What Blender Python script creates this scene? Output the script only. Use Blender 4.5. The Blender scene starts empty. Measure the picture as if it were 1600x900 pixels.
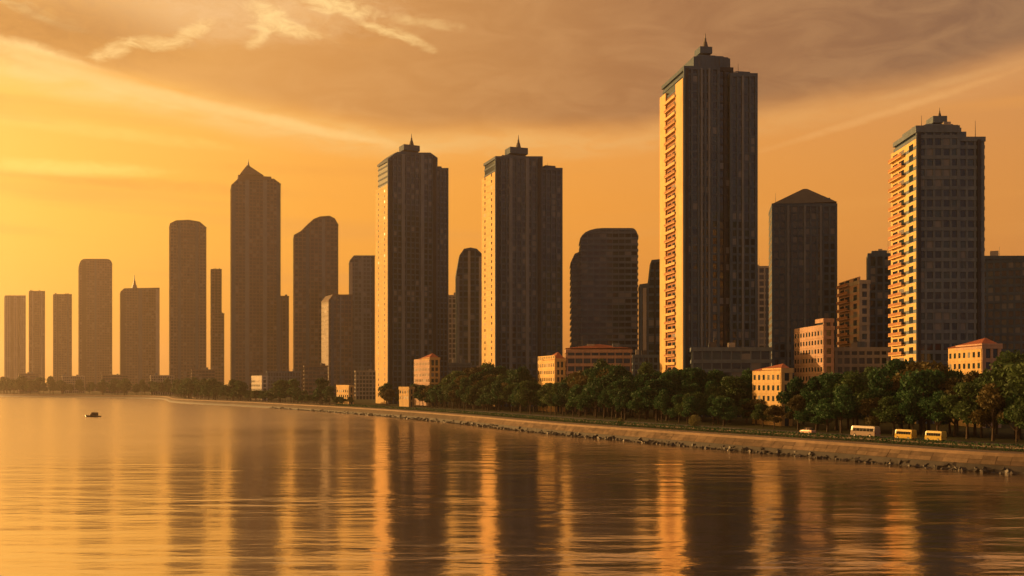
import bpy, bmesh, math, random
from mathutils import Vector, Euler
R = math.radians
random.seed(7)
sc = bpy.context.scene
COL = sc.collection

# ------------------------------------------------------------------ camera
F = 1600.0                      # focal length in photo pixels
HOR = 600.0                     # horizon row
CAMH = 16.0
cd = bpy.data.cameras.new('camera'); cam = bpy.data.objects.new('camera', cd); COL.objects.link(cam)
cam.location = (0, 0, CAMH); cam.rotation_euler = (R(90), 0, 0)
cd.sensor_width = 36; cd.lens = 36.0 * F / 1600.0
cd.shift_y = (HOR - 450) / 1600.0
cd.clip_start = 0.5; cd.clip_end = 40000
sc.camera = cam
sc.view_settings.view_transform = 'Standard'; sc.view_settings.look = 'None'
sc.view_settings.gamma = 1.0; sc.view_settings.exposure = 0.4
sc.view_settings.use_curve_mapping = False
sc.cycles.use_denoising = True
sc.cycles.max_bounces = 8; sc.cycles.volume_bounces = 0
sc.cycles.sample_clamp_indirect = 6

# ------------------------------------------------------------------ sun and sky
SUN_AZ = -60.0                  # degrees from the view axis, negative = left
SUN_EL = 10.0
SUNV = Vector((math.sin(R(SUN_AZ)) * math.cos(R(SUN_EL)), math.cos(R(SUN_AZ)) * math.cos(R(SUN_EL)), math.sin(R(SUN_EL))))
sl = bpy.data.lights.new('sun', 'SUN'); so = bpy.data.objects.new('sun', sl); COL.objects.link(so)
sl.energy = 5.0; sl.angle = R(0.6); sl.color = (1.0, 0.52, 0.16)
so.rotation_euler = SUNV.to_track_quat('Z', 'Y').to_euler()

world = bpy.data.worlds.new('World'); sc.world = world; world.use_nodes = True

class NT:
    """small expression helper for node trees"""
    def __init__(s, t): s.t = t; s.n = t.nodes; s.l = t.links
    def node(s, k, **kw):
        n = s.n.new(k)
        for a, v in kw.items(): setattr(n, a, v)
        return n
    def put(s, sock, v):
        if isinstance(v, bpy.types.NodeSocket): s.l.new(v, sock)
        else: sock.default_value = v
    def m(s, op, a, b=0.0, c=0.0, clamp=False):
        n = s.node('ShaderNodeMath', operation=op, use_clamp=clamp)
        s.put(n.inputs[0], a); s.put(n.inputs[1], b); s.put(n.inputs[2], c)
        return n.outputs[0]
    def step(s, v, a, b, lo=0.0, hi=1.0):
        n = s.node('ShaderNodeMapRange', interpolation_type='SMOOTHSTEP')
        s.put(n.inputs[0], v); n.inputs[1].default_value = a; n.inputs[2].default_value = b
        s.put(n.inputs[3], lo); s.put(n.inputs[4], hi)
        return n.outputs[0]
    def mix(s, f, a, b, mode='MIX'):
        n = s.node('ShaderNodeMix', data_type='RGBA', blend_type=mode)
        s.put(n.inputs[0], f); s.put(n.inputs[6], a); s.put(n.inputs[7], b)
        return n.outputs[2]
    def noise(s, vec, scale, detail=4.0, rough=0.55, dist=0.0):
        n = s.node('ShaderNodeTexNoise')
        s.put(n.inputs['Vector'], vec); n.inputs['Scale'].default_value = scale
        n.inputs['Detail'].default_value = detail; n.inputs['Roughness'].default_value = rough
        n.inputs['Distortion'].default_value = dist
        return n.outputs[0]
    def comb(s, x, y, z):
        n = s.node('ShaderNodeCombineXYZ')
        s.put(n.inputs[0], x); s.put(n.inputs[1], y); s.put(n.inputs[2], z)
        return n.outputs[0]
    def ramp(s, f, stops, interp='LINEAR'):
        n = s.node('ShaderNodeValToRGB'); e = n.color_ramp.elements; n.color_ramp.interpolation = interp
        while len(e) < len(stops): e.new(0.5)
        for q, (p, c) in zip(e, stops): q.position = p; q.color = (*c, 1)
        s.put(n.inputs[0], f)
        return n.outputs[0]

def srgb(r, g, b):
    f = lambda c: (c / 255 / 12.92) if c <= 10 else ((c / 255 + 0.055) / 1.055) ** 2.4
    return (f(r), f(g), f(b))

def build_world():
    w = NT(world.node_tree); w.n.clear()
    tc = w.node('ShaderNodeTexCoord')
    sep = w.node('ShaderNodeSeparateXYZ'); w.l.new(tc.outputs['Generated'], sep.inputs[0])
    x, y, z = sep.outputs
    zc = w.m('MAXIMUM', z, 0.0)
    az = w.m('MULTIPLY', w.m('ARCTAN2', x, y), 180 / math.pi)
    el = w.m('MULTIPLY', w.m('ARCSINE', zc), 180 / math.pi)
    dot = w.node('ShaderNodeVectorMath', operation='DOT_PRODUCT')
    w.l.new(tc.outputs['Generated'], dot.inputs[0]); dot.inputs[1].default_value = SUNV
    ang = w.m('MULTIPLY', w.m('ARCCOSINE', w.m('MINIMUM', dot.outputs['Value'], 1.0)), 180 / math.pi)
    # the physical sky, graded warm
    sky = w.node('ShaderNodeTexSky', sky_type='NISHITA', sun_disc=False)
    sky.sun_elevation = R(SUN_EL); sky.sun_rotation = R(SUN_AZ); sky.dust_density = 6; sky.air_density = 1.6; sky.ozone_density = 0.6
    nish = w.mix(1.0, sky.outputs[0], (0.055, 0.034, 0.016, 1), 'MULTIPLY')
    # dusty evening air: bright yellow round the sun, orange, then brown away from it
    air = w.ramp(w.m('DIVIDE', ang, 180.0), [
        (0.0, (1.32, 0.92, 0.30)), (0.15, (1.28, 0.76, 0.14)), (0.20, (1.20, 0.62, 0.09)), (0.27, (1.08, 0.455, 0.058)), (0.35, (0.98, 0.385, 0.056)),
        (0.47, (0.80, 0.32, 0.068)), (0.64, (0.27, 0.21, 0.19)), (1.0, (0.15, 0.19, 0.26))])
    # paler peach higher up
    air = w.mix(w.step(el, 8.0, 24.0, 0.0, 0.55), air, w.mix(w.step(ang, 25, 115), (0.95, 0.58, 0.24, 1), (0.19, 0.19, 0.22, 1)))
    base = w.mix(0.10, air, nish)
    base = w.mix(w.step(el, 9.0, 0.0, 0.0, 0.75), base, w.mix(1.0, base, (1.0, 0.80, 0.62, 1), 'MULTIPLY'))
    # cloud layer seen in perspective
    zz = w.m('ADD', zc, 0.06)
    p = w.comb(w.m('DIVIDE', x, zz), w.m('DIVIDE', y, zz), 0.0)
    n_big = w.noise(p, 0.55, 3.0, 0.5)
    n_mid = w.noise(p, 1.7, 5.0, 0.55, 0.6)
    n_fine = w.noise(p, 5.5, 5.0, 0.6, 0.8)
    # lower rim of the high cloud deck
    az2 = w.m('MULTIPLY', w.m('MULTIPLY', az, az), 0.0030)
    rim = w.m('ADD', 13.25, w.m('MINIMUM', az2, 6.0))
    h = w.m('SUBTRACT', el, rim)
    h = w.m('ADD', h, w.m('MULTIPLY', w.m('SUBTRACT', n_big, 0.5), 3.0))
    h = w.m('ADD', h, w.m('MULTIPLY', w.m('SUBTRACT', n_mid, 0.5), 1.3))
    deck = w.step(h, -0.15, 1.7)
    # breaks in the deck, more of them towards the sun
    brk = w.step(w.m('ADD', n_mid, w.m('MULTIPLY', n_big, 0.5)), 0.80, 0.95)
    brk = w.m('MULTIPLY', brk, w.step(ang, 62, 38))
    brk = w.m('MULTIPLY', brk, w.step(h, 2.0, 4.5))
    deck = w.m('MULTIPLY', deck, w.m('SUBTRACT', 1.0, w.m('MULTIPLY', brk, 0.8)))
    dcol = w.ramp(w.m('DIVIDE', ang, 180.0), [
        (0.0, (1.0, 0.60, 0.18)), (0.18, (0.85, 0.44, 0.12)), (0.27, (0.62, 0.285, 0.082)), (0.37, (0.345, 0.158, 0.066)),
        (0.50, (0.165, 0.100, 0.068)), (1.0, (0.12, 0.14, 0.18))])
    dcol = w.mix(w.step(n_fine, 0.3, 0.75, 0.0, 0.16), dcol, (0.9, 0.5, 0.2, 1))
    c = w.mix(w.m('MULTIPLY', deck, 0.94), base, dcol)
    # sun-caught fringes: along the rim and round the breaks
    fr = w.m('MULTIPLY', w.step(h, -1.3, -0.1), w.step(h, 1.1, 0.0))
    fr = w.m('MULTIPLY', fr, w.step(n_fine, 0.30, 0.62, 0.35, 1.0))
    fr = w.m('MULTIPLY', fr, w.step(ang, 90, 25, 0.22, 0.85))
    c = w.mix(fr, c, w.mix(w.step(ang, 25, 85), (1.0, 0.68, 0.24, 1), (0.78, 0.42, 0.15, 1)))
    wisp = w.m('MULTIPLY', w.step(n_fine, 0.55, 0.70), w.step(n_mid, 0.50, 0.62))
    wisp = w.m('MULTIPLY', wisp, w.m('MULTIPLY', w.step(h, 0.6, 2.5), w.step(ang, 58, 30)))
    c = w.mix(w.m('MULTIPLY', wisp, 0.85), c, (1.0, 0.72, 0.30, 1))
    # single clouds of the upper left sky: (column, row, half length, half height, tilt, amount, colour)
    def cloud(px, py, rx, ry, tilt, amt, col, rag=0.9):
        nonlocal c
        a0 = math.degrees(math.atan((px - 800) / 1600)); e0 = math.degrees(math.atan((HOR - py) / 1600 * math.cos(R(a0))))
        k = 57.3 / 1600; ct, stt = math.cos(R(tilt)), math.sin(R(tilt))
        da = w.m('SUBTRACT', az, a0); de = w.m('SUBTRACT', el, e0)
        u = w.m('DIVIDE', w.m('ADD', w.m('MULTIPLY', da, ct), w.m('MULTIPLY', de, stt)), rx * k)
        v = w.m('DIVIDE', w.m('ADD', w.m('MULTIPLY', da, -stt), w.m('MULTIPLY', de, ct)), ry * k)
        r2 = w.m('ADD', w.m('MULTIPLY', u, u), w.m('MULTIPLY', v, v))
        r2 = w.m('ADD', r2, w.m('MULTIPLY', w.m('SUBTRACT', n_fl, 0.5), rag * 4.2))
        c = w.mix(w.step(r2, 1.7, -0.9, 0.0, amt), c, col + (1,))
    n_fl = w.noise(w.comb(w.m('MULTIPLY', az, 0.9), w.m('MULTIPLY', el, 1.9), 7.7), 1.0, 6.0, 0.65, 0.6)
    BR = (1.10, 0.74, 0.29); GR = (0.80, 0.42, 0.125); PE = (0.83, 0.50, 0.22)
    cloud(330, 14, 260, 46, 4, 0.85, (0.90, 0.56, 0.26), 0.5)
    cloud(70, 40, 190, 52, 0, 1.0, (0.46, 0.205, 0.055), 0.25)
    for q in ((178, 78, 34, 11, 24, .9), (240, 67, 38, 10, 4, .8), (303, 48, 32, 10, 28, .8), (420, 24, 34, 16, -20, .8), (445, 46, 52, 9, -4, .85), (405, 58, 22, 9, 40, .6),
              (520, 6, 60, 14, -8, .95), (592, 46, 34, 7, -14, .75), (645, 62, 40, 8, -22, .6), (672, 36, 60, 8, -6, .35), (60, 84, 70, 14, -8, .7)):
        cloud(*q, BR)
    cloud(130, 112, 190, 13, -12, 0.85, BR, 0.4); cloud(250, 145, 230, 11, -10, 0.85, (0.95, 0.40, 0.062), 0.35); cloud(330, 166, 300, 9, -9, 0.7, BR, 0.4)
    cloud(260, 290, 230, 10, -1, 0.7, (0.92, 0.39, 0.065), 0.6); cloud(90, 262, 150, 12, 2, 0.6, (1.3, 0.85, 0.22), 0.5); cloud(520, 268, 200, 8, 0, 0.5, (0.90, 0.37, 0.06), 0.6); cloud(120, 200, 240, 10, -3, 0.5, (1.2, 0.70, 0.17), 0.6); cloud(1380, 178, 190, 6, 13, 0.45, (0.95, 0.50, 0.17), 0.5); cloud(1480, 128, 120, 6, 9, 0.4, (0.80, 0.42, 0.15), 0.5)
    # thin streaks in the clear band below
    st = w.noise(w.comb(w.m('MULTIPLY', az, 0.035), w.m('MULTIPLY', el, 0.55), 3.1), 1.0, 4.0, 0.5)
    st = w.m('MULTIPLY', w.step(st, 0.52, 0.70), w.step(el, 2.0, 6.0))
    st = w.m('MULTIPLY', st, w.step(h, 0.5, -1.5))
    c = w.mix(w.m('MULTIPLY', st, 0.42), c, (0.84, 0.36, 0.075, 1))
    bg = w.node('ShaderNodeBackground'); w.l.new(c, bg.inputs[0]); bg.inputs[1].default_value = 0.80
    out = w.node('ShaderNodeOutputWorld'); w.l.new(bg.outputs[0], out.inputs[0])
build_world()

# ------------------------------------------------------------------ materials
MATS = {}
def wall_mat(name, col, rough=0.8, var=0.25, spec=0.3, streak=True):
    if name in MATS: return MATS[name]
    m = bpy.data.materials.new(name); m.use_nodes = True; w = NT(m.node_tree)
    bs = w.n['Principled BSDF']
    geo = w.node('ShaderNodeNewGeometry')
    mp = w.node('ShaderNodeMapping'); w.l.new(geo.outputs['Position'], mp.inputs[0])
    mp.inputs['Scale'].default_value = (0.9, 0.9, 0.10) if streak else (0.5, 0.5, 0.5)
    a = w.noise(mp.outputs[0], 1.0, 5.0, 0.6); b = w.noise(geo.outputs['Position'], 0.12, 3.0)
    k = w.m('ADD', w.m('MULTIPLY', a, 0.6), w.m('MULTIPLY', b, 0.4))
    dk = tuple(c * (1 - var) for c in col) + (1,); lt = tuple(min(1, c * (1 + var * 0.6)) for c in col) + (1,)
    w.l.new(w.mix(w.step(k, 0.3, 0.7), dk, lt), bs.inputs['Base Color'])
    bs.inputs['Roughness'].default_value = rough; bs.inputs['Specular IOR Level'].default_value = spec
    MATS[name] = m
    return m
def plain_mat(name, col, rough=0.4, metal=0.0, spec=0.5):
    if name in MATS: return MATS[name]
    m = bpy.data.materials.new(name); m.use_nodes = True; w = NT(m.node_tree)
    bs = w.n['Principled BSDF']
    geo = w.node('ShaderNodeNewGeometry')
    n = w.noise(geo.outputs['Position'], 0.8, 4.0)
    w.l.new(w.mix(n, tuple(c * 0.85 for c in col) + (1,), tuple(min(1, c * 1.12) for c in col) + (1,)), bs.inputs['Base Color'])
    bs.inputs['Roughness'].default_value = rough; bs.inputs['Metallic'].default_value = metal
    bs.inputs['Specular IOR Level'].default_value = spec
    MATS[name] = m
    return m

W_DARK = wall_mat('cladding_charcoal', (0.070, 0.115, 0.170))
W_BLACK = wall_mat('cladding_black', (0.028, 0.034, 0.042), 0.5)
W_TAUPE = wall_mat('cladding_taupe', (0.19, 0.22, 0.25))
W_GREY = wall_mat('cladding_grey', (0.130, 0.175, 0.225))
W_BROWN = wall_mat('cladding_brown', (0.19, 0.145, 0.11))
W_CREAM_SUN = wall_mat('render_cream_sun', (0.72, 0.49, 0.20), var=0.18)  # cream walls; on tower left sides the colour stands in for sun
W_PALE = wall_mat('concrete_pale', (0.42, 0.37, 0.30))
W_RED = wall_mat('render_terracotta', (0.40, 0.19, 0.09))
W_PINK = wall_mat('render_pink', (0.50, 0.33, 0.24))
W_WHITE = wall_mat('render_white', (0.66, 0.60, 0.50))
W_OCHRE = wall_mat('render_ochre', (0.56, 0.38, 0.16))
ROOF_RED = wall_mat('roof_tiles_red', (0.33, 0.10, 0.05), streak=False)
ROOF_GREY = wall_mat('roof_grey', (0.10, 0.095, 0.09), streak=False)
STEEL = plain_mat('painted_steel', (0.10, 0.09, 0.085), 0.5, 0.3)
GLASS = [plain_mat('glass_dark', (0.014, 0.026, 0.040), 0.06, 0, 0.6), plain_mat('glass_smoke', (0.030, 0.048, 0.065), 0.12, 0, 0.6),
         plain_mat('glass_blind', (0.18, 0.19, 0.20), 0.35, 0, 0.4), plain_mat('glass_green', (0.022, 0.048, 0.052), 0.09, 0, 0.7)]
CORE = plain_mat('curtain_wall_glass', (0.018, 0.040, 0.065), 0.15, 0, 0.5)

# ------------------------------------------------------------------ helpers
def link(o, parent=None):
    COL.objects.link(o)
    if parent: o.parent = parent
    return o
def mesh_obj(name, verts, faces, mats, parent=None, mi=None, smooth=False):
    me = bpy.data.meshes.new(name); me.from_pydata([tuple(v) for v in verts], [], faces)
    for m in (mats if isinstance(mats, (list, tuple)) else [mats]): me.materials.append(m)
    if mi: me.polygons.foreach_set('material_index', mi)
    if smooth: me.polygons.foreach_set('use_smooth', [True] * len(faces))
    me.update()
    return link(bpy.data.objects.new(name, me), parent)
CUBE_F = [(0, 3, 2, 1), (4, 5, 6, 7), (0, 1, 5, 4), (1, 2, 6, 5), (2, 3, 7, 6), (3, 0, 4, 7)]
def box_v(x0, x1, y0, y1, z0, z1):
    return [(x0, y0, z0), (x1, y0, z0), (x1, y1, z0), (x0, y1, z0), (x0, y0, z1), (x1, y0, z1), (x1, y1, z1), (x0, y1, z1)]
UNIT = {}
def box(name, x0, x1, y0, y1, z0, z1, mat, parent):
    """one box object; alike boxes share one unit mesh"""
    key = (name, mat.name)
    if key not in UNIT:
        me = bpy.data.meshes.new(name); me.from_pydata(box_v(0, 1, 0, 1, 0, 1), [], CUBE_F); me.materials.append(mat); UNIT[key] = me
    o = bpy.data.objects.new(name, UNIT[key]); o.location = (x0, y0, z0); o.scale = (x1 - x0, y1 - y0, z1 - z0)
    return link(o, parent)
class MB:
    def __init__(s): s.v = []; s.f = []; s.mi = []
    def add(s, v, f, m=0):
        b = len(s.v); s.v += [tuple(q) for q in v]; s.f += [tuple(i + b for i in q) for q in f]; s.mi += [m] * len(f)
    def box(s, x0, x1, y0, y1, z0, z1, m=0): s.add(box_v(x0, x1, y0, y1, z0, z1), CUBE_F, m)
    def tube(s, a, b, r0, r1, n=8, m=0, cap=True):
        a = Vector(a); b = Vector(b); d = (b - a).normalized(); u = d.orthogonal().normalized(); w = d.cross(u)
        vs = []
        for q, r in ((a, r0), (b, r1)):
            for i in range(n):
                t = 2 * math.pi * i / n; vs.append(q + (u * math.cos(t) + w * math.sin(t)) * r)
        fs = [(i, (i + 1) % n, n + (i + 1) % n, n + i) for i in range(n)]
        if cap: fs += [tuple(range(n - 1, -1, -1)), tuple(range(n, 2 * n))]
        s.add(vs, fs, m)
    def build(s, name, mats, parent=None, smooth=False): return mesh_obj(name, s.v, s.f, mats, parent, s.mi, smooth)
def tag(o, label, cat, group=None, kind=None):
    o['label'] = label; o['category'] = cat
    if group: o['group'] = group
    if kind: o['kind'] = kind
    return o
def empty(name, loc, rz=0.0):
    o = bpy.data.objects.new(name, None); o.location = loc; o.rotation_euler = (0, 0, rz); o.empty_display_size = 1
    return link(o)
def interp(pts, x):
    if x <= pts[0][0]: return pts[0][1]
    for (a, b), (c, d) in zip(pts, pts[1:]):
        if x <= c: return b + (d - b) * (x - a) / max(1e-9, c - a)
    return pts[-1][1]

# ------------------------------------------------------------------ ground, bank and water
GZ = 3.2
# waterline of the bank (metres), read from the photo's waterline through the water plane z = 0
def wl(px, py):
    d = CAMH * F / (py - HOR); return ((px - 800) / F * d, d)
ctrl = [(-9000, 2600), (-4000, 1900), (-1500, 1500), wl(-120, 617.2), wl(15, 620), wl(140, 621.6), wl(240, 623.5), wl(275, 629.5), wl(400, 636.5), wl(600, 651), wl(720, 662.5),
        wl(850, 677), wl(1080, 698), wl(1300, 717), wl(1550, 738), (118, 160), (170, 118), (260, 60), (420, 0), (900, -120), (3000, -500), (9000, -1500)]
def catmull(P, n):
    out = []
    for i in range(len(P) - 1):
        p0 = Vector(P[max(0, i - 1)]); p1 = Vector(P[i]); p2 = Vector(P[i + 1]); p3 = Vector(P[min(len(P) - 1, i + 2)])
        for k in range(n):
            t = k / n
            t0 = 0.0; t1 = (p1 - p0).length ** 0.5 or 1e-3; t2 = t1 + (p2 - p1).length ** 0.5; t3 = t2 + ((p3 - p2).length ** 0.5 or 1e-3)
            tt = t1 + (t2 - t1) * t
            if i == 0: A1 = p1
            else: A1 = p0 * ((t1 - tt) / (t1 - t0)) + p1 * ((tt - t0) / (t1 - t0))
            A2 = p1 * ((t2 - tt) / (t2 - t1)) + p2 * ((tt - t1) / (t2 - t1))
            A3 = p2 if i == len(P) - 2 else p2 * ((t3 - tt) / (t3 - t2)) + p3 * ((tt - t2) / (t3 - t2))
            B1 = A2 if i == 0 else A1 * ((t2 - tt) / (t2 - t0)) + A2 * ((tt - t0) / (t2 - t0))
            B2 = A2 if i == len(P) - 2 else A2 * ((t3 - tt) / (t3 - t1)) + A3 * ((tt - t1) / (t3 - t1))
            out.append(B1 * ((t2 - tt) / (t2 - t1)) + B2 * ((tt - t1) / (t2 - t1)))
    out.append(Vector(P[-1]))
    return out
SHORE = catmull(ctrl, 14)
NORM = []
for i in range(len(SHORE)):
    t = SHORE[min(i + 1, len(SHORE) - 1)] - SHORE[max(i - 1, 0)]
    NORM.append(Vector((-t.y, t.x)).normalized())           # inland (left of travel)
def off(i, w): return SHORE[i] + NORM[i] * w
def ribbon(name, w0, z0, w1, z1, mat, i0=0, i1=None):
    i1 = len(SHORE) if i1 is None else i1
    v = []; f = []
    for k, i in enumerate(range(i0, i1)):
        a = off(i, w0); b = off(i, w1); v += [(a.x, a.y, z0), (b.x, b.y, z1)]
        if k: f.append((2 * k - 2, 2 * k, 2 * k + 1, 2 * k - 1))
    o = mesh_obj(name, v, f, mat); o['kind'] = 'structure'
    return o

def water_mat():
    m = bpy.data.materials.new('river_water'); m.use_nodes = True; w = NT(m.node_tree); bs = w.n['Principled BSDF']
    bs.inputs['Base Color'].default_value = (0.045, 0.030, 0.016, 1)
    bs.inputs['IOR'].default_value = 1.33
    geo = w.node('ShaderNodeNewGeometry')
    def wave(sx, sy, det):
        mp = w.node('ShaderNodeMapping'); w.l.new(geo.outputs['Position'], mp.inputs[0])
        mp.inputs['Scale'].default_value = (sx, sy, 1); mp.inputs['Rotation'].default_value = (0, 0, R(9))
        return w.noise(mp.outputs[0], 1.0, det, 0.5)
    hgt = w.m('ADD', w.m('MULTIPLY', wave(0.05, 0.16, 2.0), 0.55), w.m('MULTIPLY', wave(0.30, 0.75, 3.0), 0.10))
    hgt = w.m('ADD', hgt, w.m('MULTIPLY', wave(1.1, 2.4, 3.0), 0.020))
    # calmer and rougher patches
    calm = w.step(wave(0.006, 0.02, 2.0), 0.35, 0.68, 0.25, 1.0)
    # the open water away from the sheltered bank is ruffled by the breeze
    sx_ = w.node('ShaderNodeSeparateXYZ'); w.l.new(geo.outputs['Position'], sx_.inputs[0])
    open_ = w.step(w.m('ADD', sx_.outputs[0], w.m('MULTIPLY', w.m('SUBTRACT', wave(0.012, 0.02, 3.0), 0.5), 90.0)), -15.0, -130.0)
    w.l.new(w.m('ADD', 0.13, w.m('MULTIPLY', open_, 0.14)), bs.inputs['Roughness'])
    bp = w.node('ShaderNodeBump'); w.l.new(hgt, bp.inputs['Height']); w.l.new(calm, bp.inputs['Strength'])
    bp.inputs['Distance'].default_value = 1.0
    w.l.new(bp.outputs[0], bs.inputs['Normal'])
    # silty body under a strongly mirroring, low-angle surface
    lw = w.node('ShaderNodeLayerWeight'); lw.inputs[0].default_value = 0.5
    gl = w.node('ShaderNodeBsdfGlossy'); gl.inputs[0].default_value = (0.92, 0.82, 0.72, 1); w.l.new(bp.outputs[0], gl.inputs['Normal'])
    w.l.new(bs.inputs['Roughness'].links[0].from_socket, gl.inputs['Roughness'])
    mx = w.node('ShaderNodeMixShader'); w.l.new(w.step(lw.outputs['Facing'], 0.30, 0.95, 0.22, 0.84), mx.inputs[0])
    w.l.new(bs.outputs[0], mx.inputs[1]); w.l.new(gl.outputs[0], mx.inputs[2]); w.l.new(mx.outputs[0], w.n['Material Output'].inputs[0])
    return m
wat = mesh_obj('water', [(-9000, -1800, 0), (9000, -1800, 0), (9000, 9000, 0), (-9000, 9000, 0)], [(0, 1, 2, 3)], water_mat()); wat['kind'] = 'structure'

EARTH = wall_mat('ground_grass', (0.050, 0.055, 0.022), 0.95, 0.35, 0.1, False)
STONE = wall_mat('embankment_stone', (0.10, 0.075, 0.052), 0.85, 0.35, 0.25, False)
PAVE = wall_mat('promenade_paving', (0.16, 0.12, 0.09), 0.8, 0.2, 0.3, False)
ASPH = wall_mat('road_asphalt', (0.055, 0.05, 0.046), 0.8, 0.2, 0.3, False)
DARK_ROCK = wall_mat('dark_rock', (0.045, 0.038, 0.032), 0.55, 0.4, 0.5, False)
v = [(off(i, 2.6).x, off(i, 2.6).y, GZ - 0.02) for i in range(len(SHORE))] + [(9000, 8990, GZ - 0.02), (-9000, 8990, GZ - 0.02)]
g = mesh_obj('ground', v, [tuple(range(len(v)))], EARTH); g['kind'] = 'structure'
ribbon('embankment_foot', -1.2, -1.5, 1.0, 1.25, DARK_ROCK)  # darker stone along the bottom edge of the bank
EMB = ribbon('embankment', 1.0, 1.25, 2.6, GZ - 0.02, STONE)
COPE = wall_mat('coping_stone', (0.27, 0.19, 0.12), 0.8, 0.25, 0.3, False)
# facing slabs of the bank, laid one by one where they are near enough to tell apart
def facing():
    rnd = random.Random(9); tints = [wall_mat('slab_%s' % n, c, 0.85, 0.4, 0.25, False) for n, c in (('tan', (0.165, 0.115, 0.075)), ('brown', (0.13, 0.092, 0.062)), ('sand', (0.195, 0.14, 0.09)))]
    for i in range(len(SHORE) - 1):
        if SHORE[i].y > 420 or SHORE[i].y < 90: continue
        L = (SHORE[i + 1] - SHORE[i]).length; n = max(1, round(L / 3.4))
        for k in range(n):
            for lo, hi in ((0.03, 0.49), (0.51, 0.97)):
                e = rnd.uniform(0.03, 0.10); vs = []
                for dz in (-0.08, e):
                    for t, q in (((k + .012) / n, lo), ((k + .988) / n, lo), ((k + .988) / n, hi), ((k + .012) / n, hi)):
                        wv = 1.0 + 1.3 * q; a = off(i, wv).lerp(off(i + 1, wv), t); nn = NORM[i].lerp(NORM[i + 1], t)
                        z = 1.25 + (GZ - 0.02 - 1.25) * q * (1.3 / 1.6)
                        vs.append((a.x - nn.x * dz * .75, a.y - nn.y * dz * .75, z + dz * .65))
                mesh_obj('stone_slab', vs, CUBE_F, rnd.choice(tints), EMB)
facing()
# coping stone along the top of the bank
def kerb(name, w0, w1, z0, z1, mat):
    v = []; f = []
    for k in range(len(SHORE)):
        a, b = off(k, w0), off(k, w1); v += [(a.x, a.y, z0), (a.x, a.y, z1), (b.x, b.y, z1), (b.x, b.y, z0)]
        if k:
            q = 4 * k
            for j in range(3): f.append((q - 4 + j, q + j, q + j + 1, q - 4 + j + 1))
    o = mesh_obj(name, v, f, mat); o['kind'] = 'structure'
    return o
kerb('embankment_coping', 2.3, 3.3, GZ - 0.4, GZ + 0.22, COPE)
ribbon('promenade', 3.3, GZ + 0.006, 9.5, GZ + 0.006, PAVE)
kerb('promenade_kerb', 9.5, 9.8, GZ - 0.2, GZ + 0.14, STONE)
ribbon('footpath', 20.0, GZ + 0.006, 24.5, GZ + 0.006, wall_mat('footpath_sand', (0.36, 0.27, 0.17), 0.9, 0.2, 0.2, False))
kerb('road_kerb', 26.2, 26.5, GZ - 0.2, GZ + 0.13, STONE)
ribbon('road', 26.5, GZ + 0.010, 36.0, GZ + 0.010, ASPH)
LINE = plain_mat('road_paint', (0.7, 0.66, 0.58), 0.6)
ribbon('road_marking', 31.1, GZ + 0.015, 31.3, GZ + 0.015, LINE)

# loose stones at the foot of the bank
def riprap():
    rnd = random.Random(3); mb = MB()
    for i in range(len(SHORE) - 1):
        a, b = SHORE[i], SHORE[i + 1]
        if a.length > 700 or a.y < 60: continue
        L = (b - a).length; n = int(L / 0.38)
        for k in range(n):
            e = rnd.uniform(-1.4, 0.9); p = a + (b - a) * ((k + rnd.random()) / n) + NORM[i] * e
            r = rnd.choice((0.2, 0.3, 0.4, 0.55)) * rnd.uniform(0.8, 1.3); z = max(-0.2, e * 0.75) + rnd.uniform(-0.15, 0.15)
            rot = Euler((rnd.uniform(0, 6.28), rnd.uniform(0, 6.28), rnd.uniform(0, 6.28))).to_quaternion()
            vs = []
            for sz in (-1, 1):
                for sx, sy in ((-1, -1), (1, -1), (1, 1), (-1, 1)):
                    t = rot @ Vector((sx * r * rnd.uniform(.55, 1.1), sy * r * rnd.uniform(.5, 1.0), sz * r * rnd.uniform(.4, .8)))
                    vs.append((p.x + t.x, p.y + t.y, z + t.z))
            mb.add(vs, CUBE_F)
    o = mb.build('rocks', DARK_ROCK)
    tag(o, 'dark boulders scattered along the foot of the stone embankment', 'rocks', kind='stuff')
riprap()

# ------------------------------------------------------------------ buildings
STYLES = {  # bay, floor height, pilaster width / proud, band height / proud
    'vertical': dict(bay=2.9, fh=3.5, pw=0.85, pe=0.60, bh=1.0, be=0.22),
    'grid':     dict(bay=2.6, fh=3.3, pw=0.75, pe=0.32, bh=1.15, be=0.42),
    'bands':    dict(bay=3.6, fh=3.6, pw=0.45, pe=0.15, bh=1.35, be=0.50),
    'far':      dict(bay=4.2, fh=4.4, pw=1.00, pe=0.40, bh=1.3, be=0.22),
}
BUILT = []
def frame_for(d, strip, corner, D):
    """rotation so that the left face of depth D, whose near corner stands at column `corner` and distance d, spans to column `strip`"""
    X = (corner - 800) / F * d
    if strip is None:
        r = math.atan2(-X, d) + R(2.0)
        return X, r
    lo, hi = R(-40), R(60)
    for _ in range(50):
        r = (lo + hi) / 2
        px = 800 + F * (X - D * math.sin(r)) / (d + D * math.cos(r))
        if px > strip: lo = r
        else: hi = r
    return X, r
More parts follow.
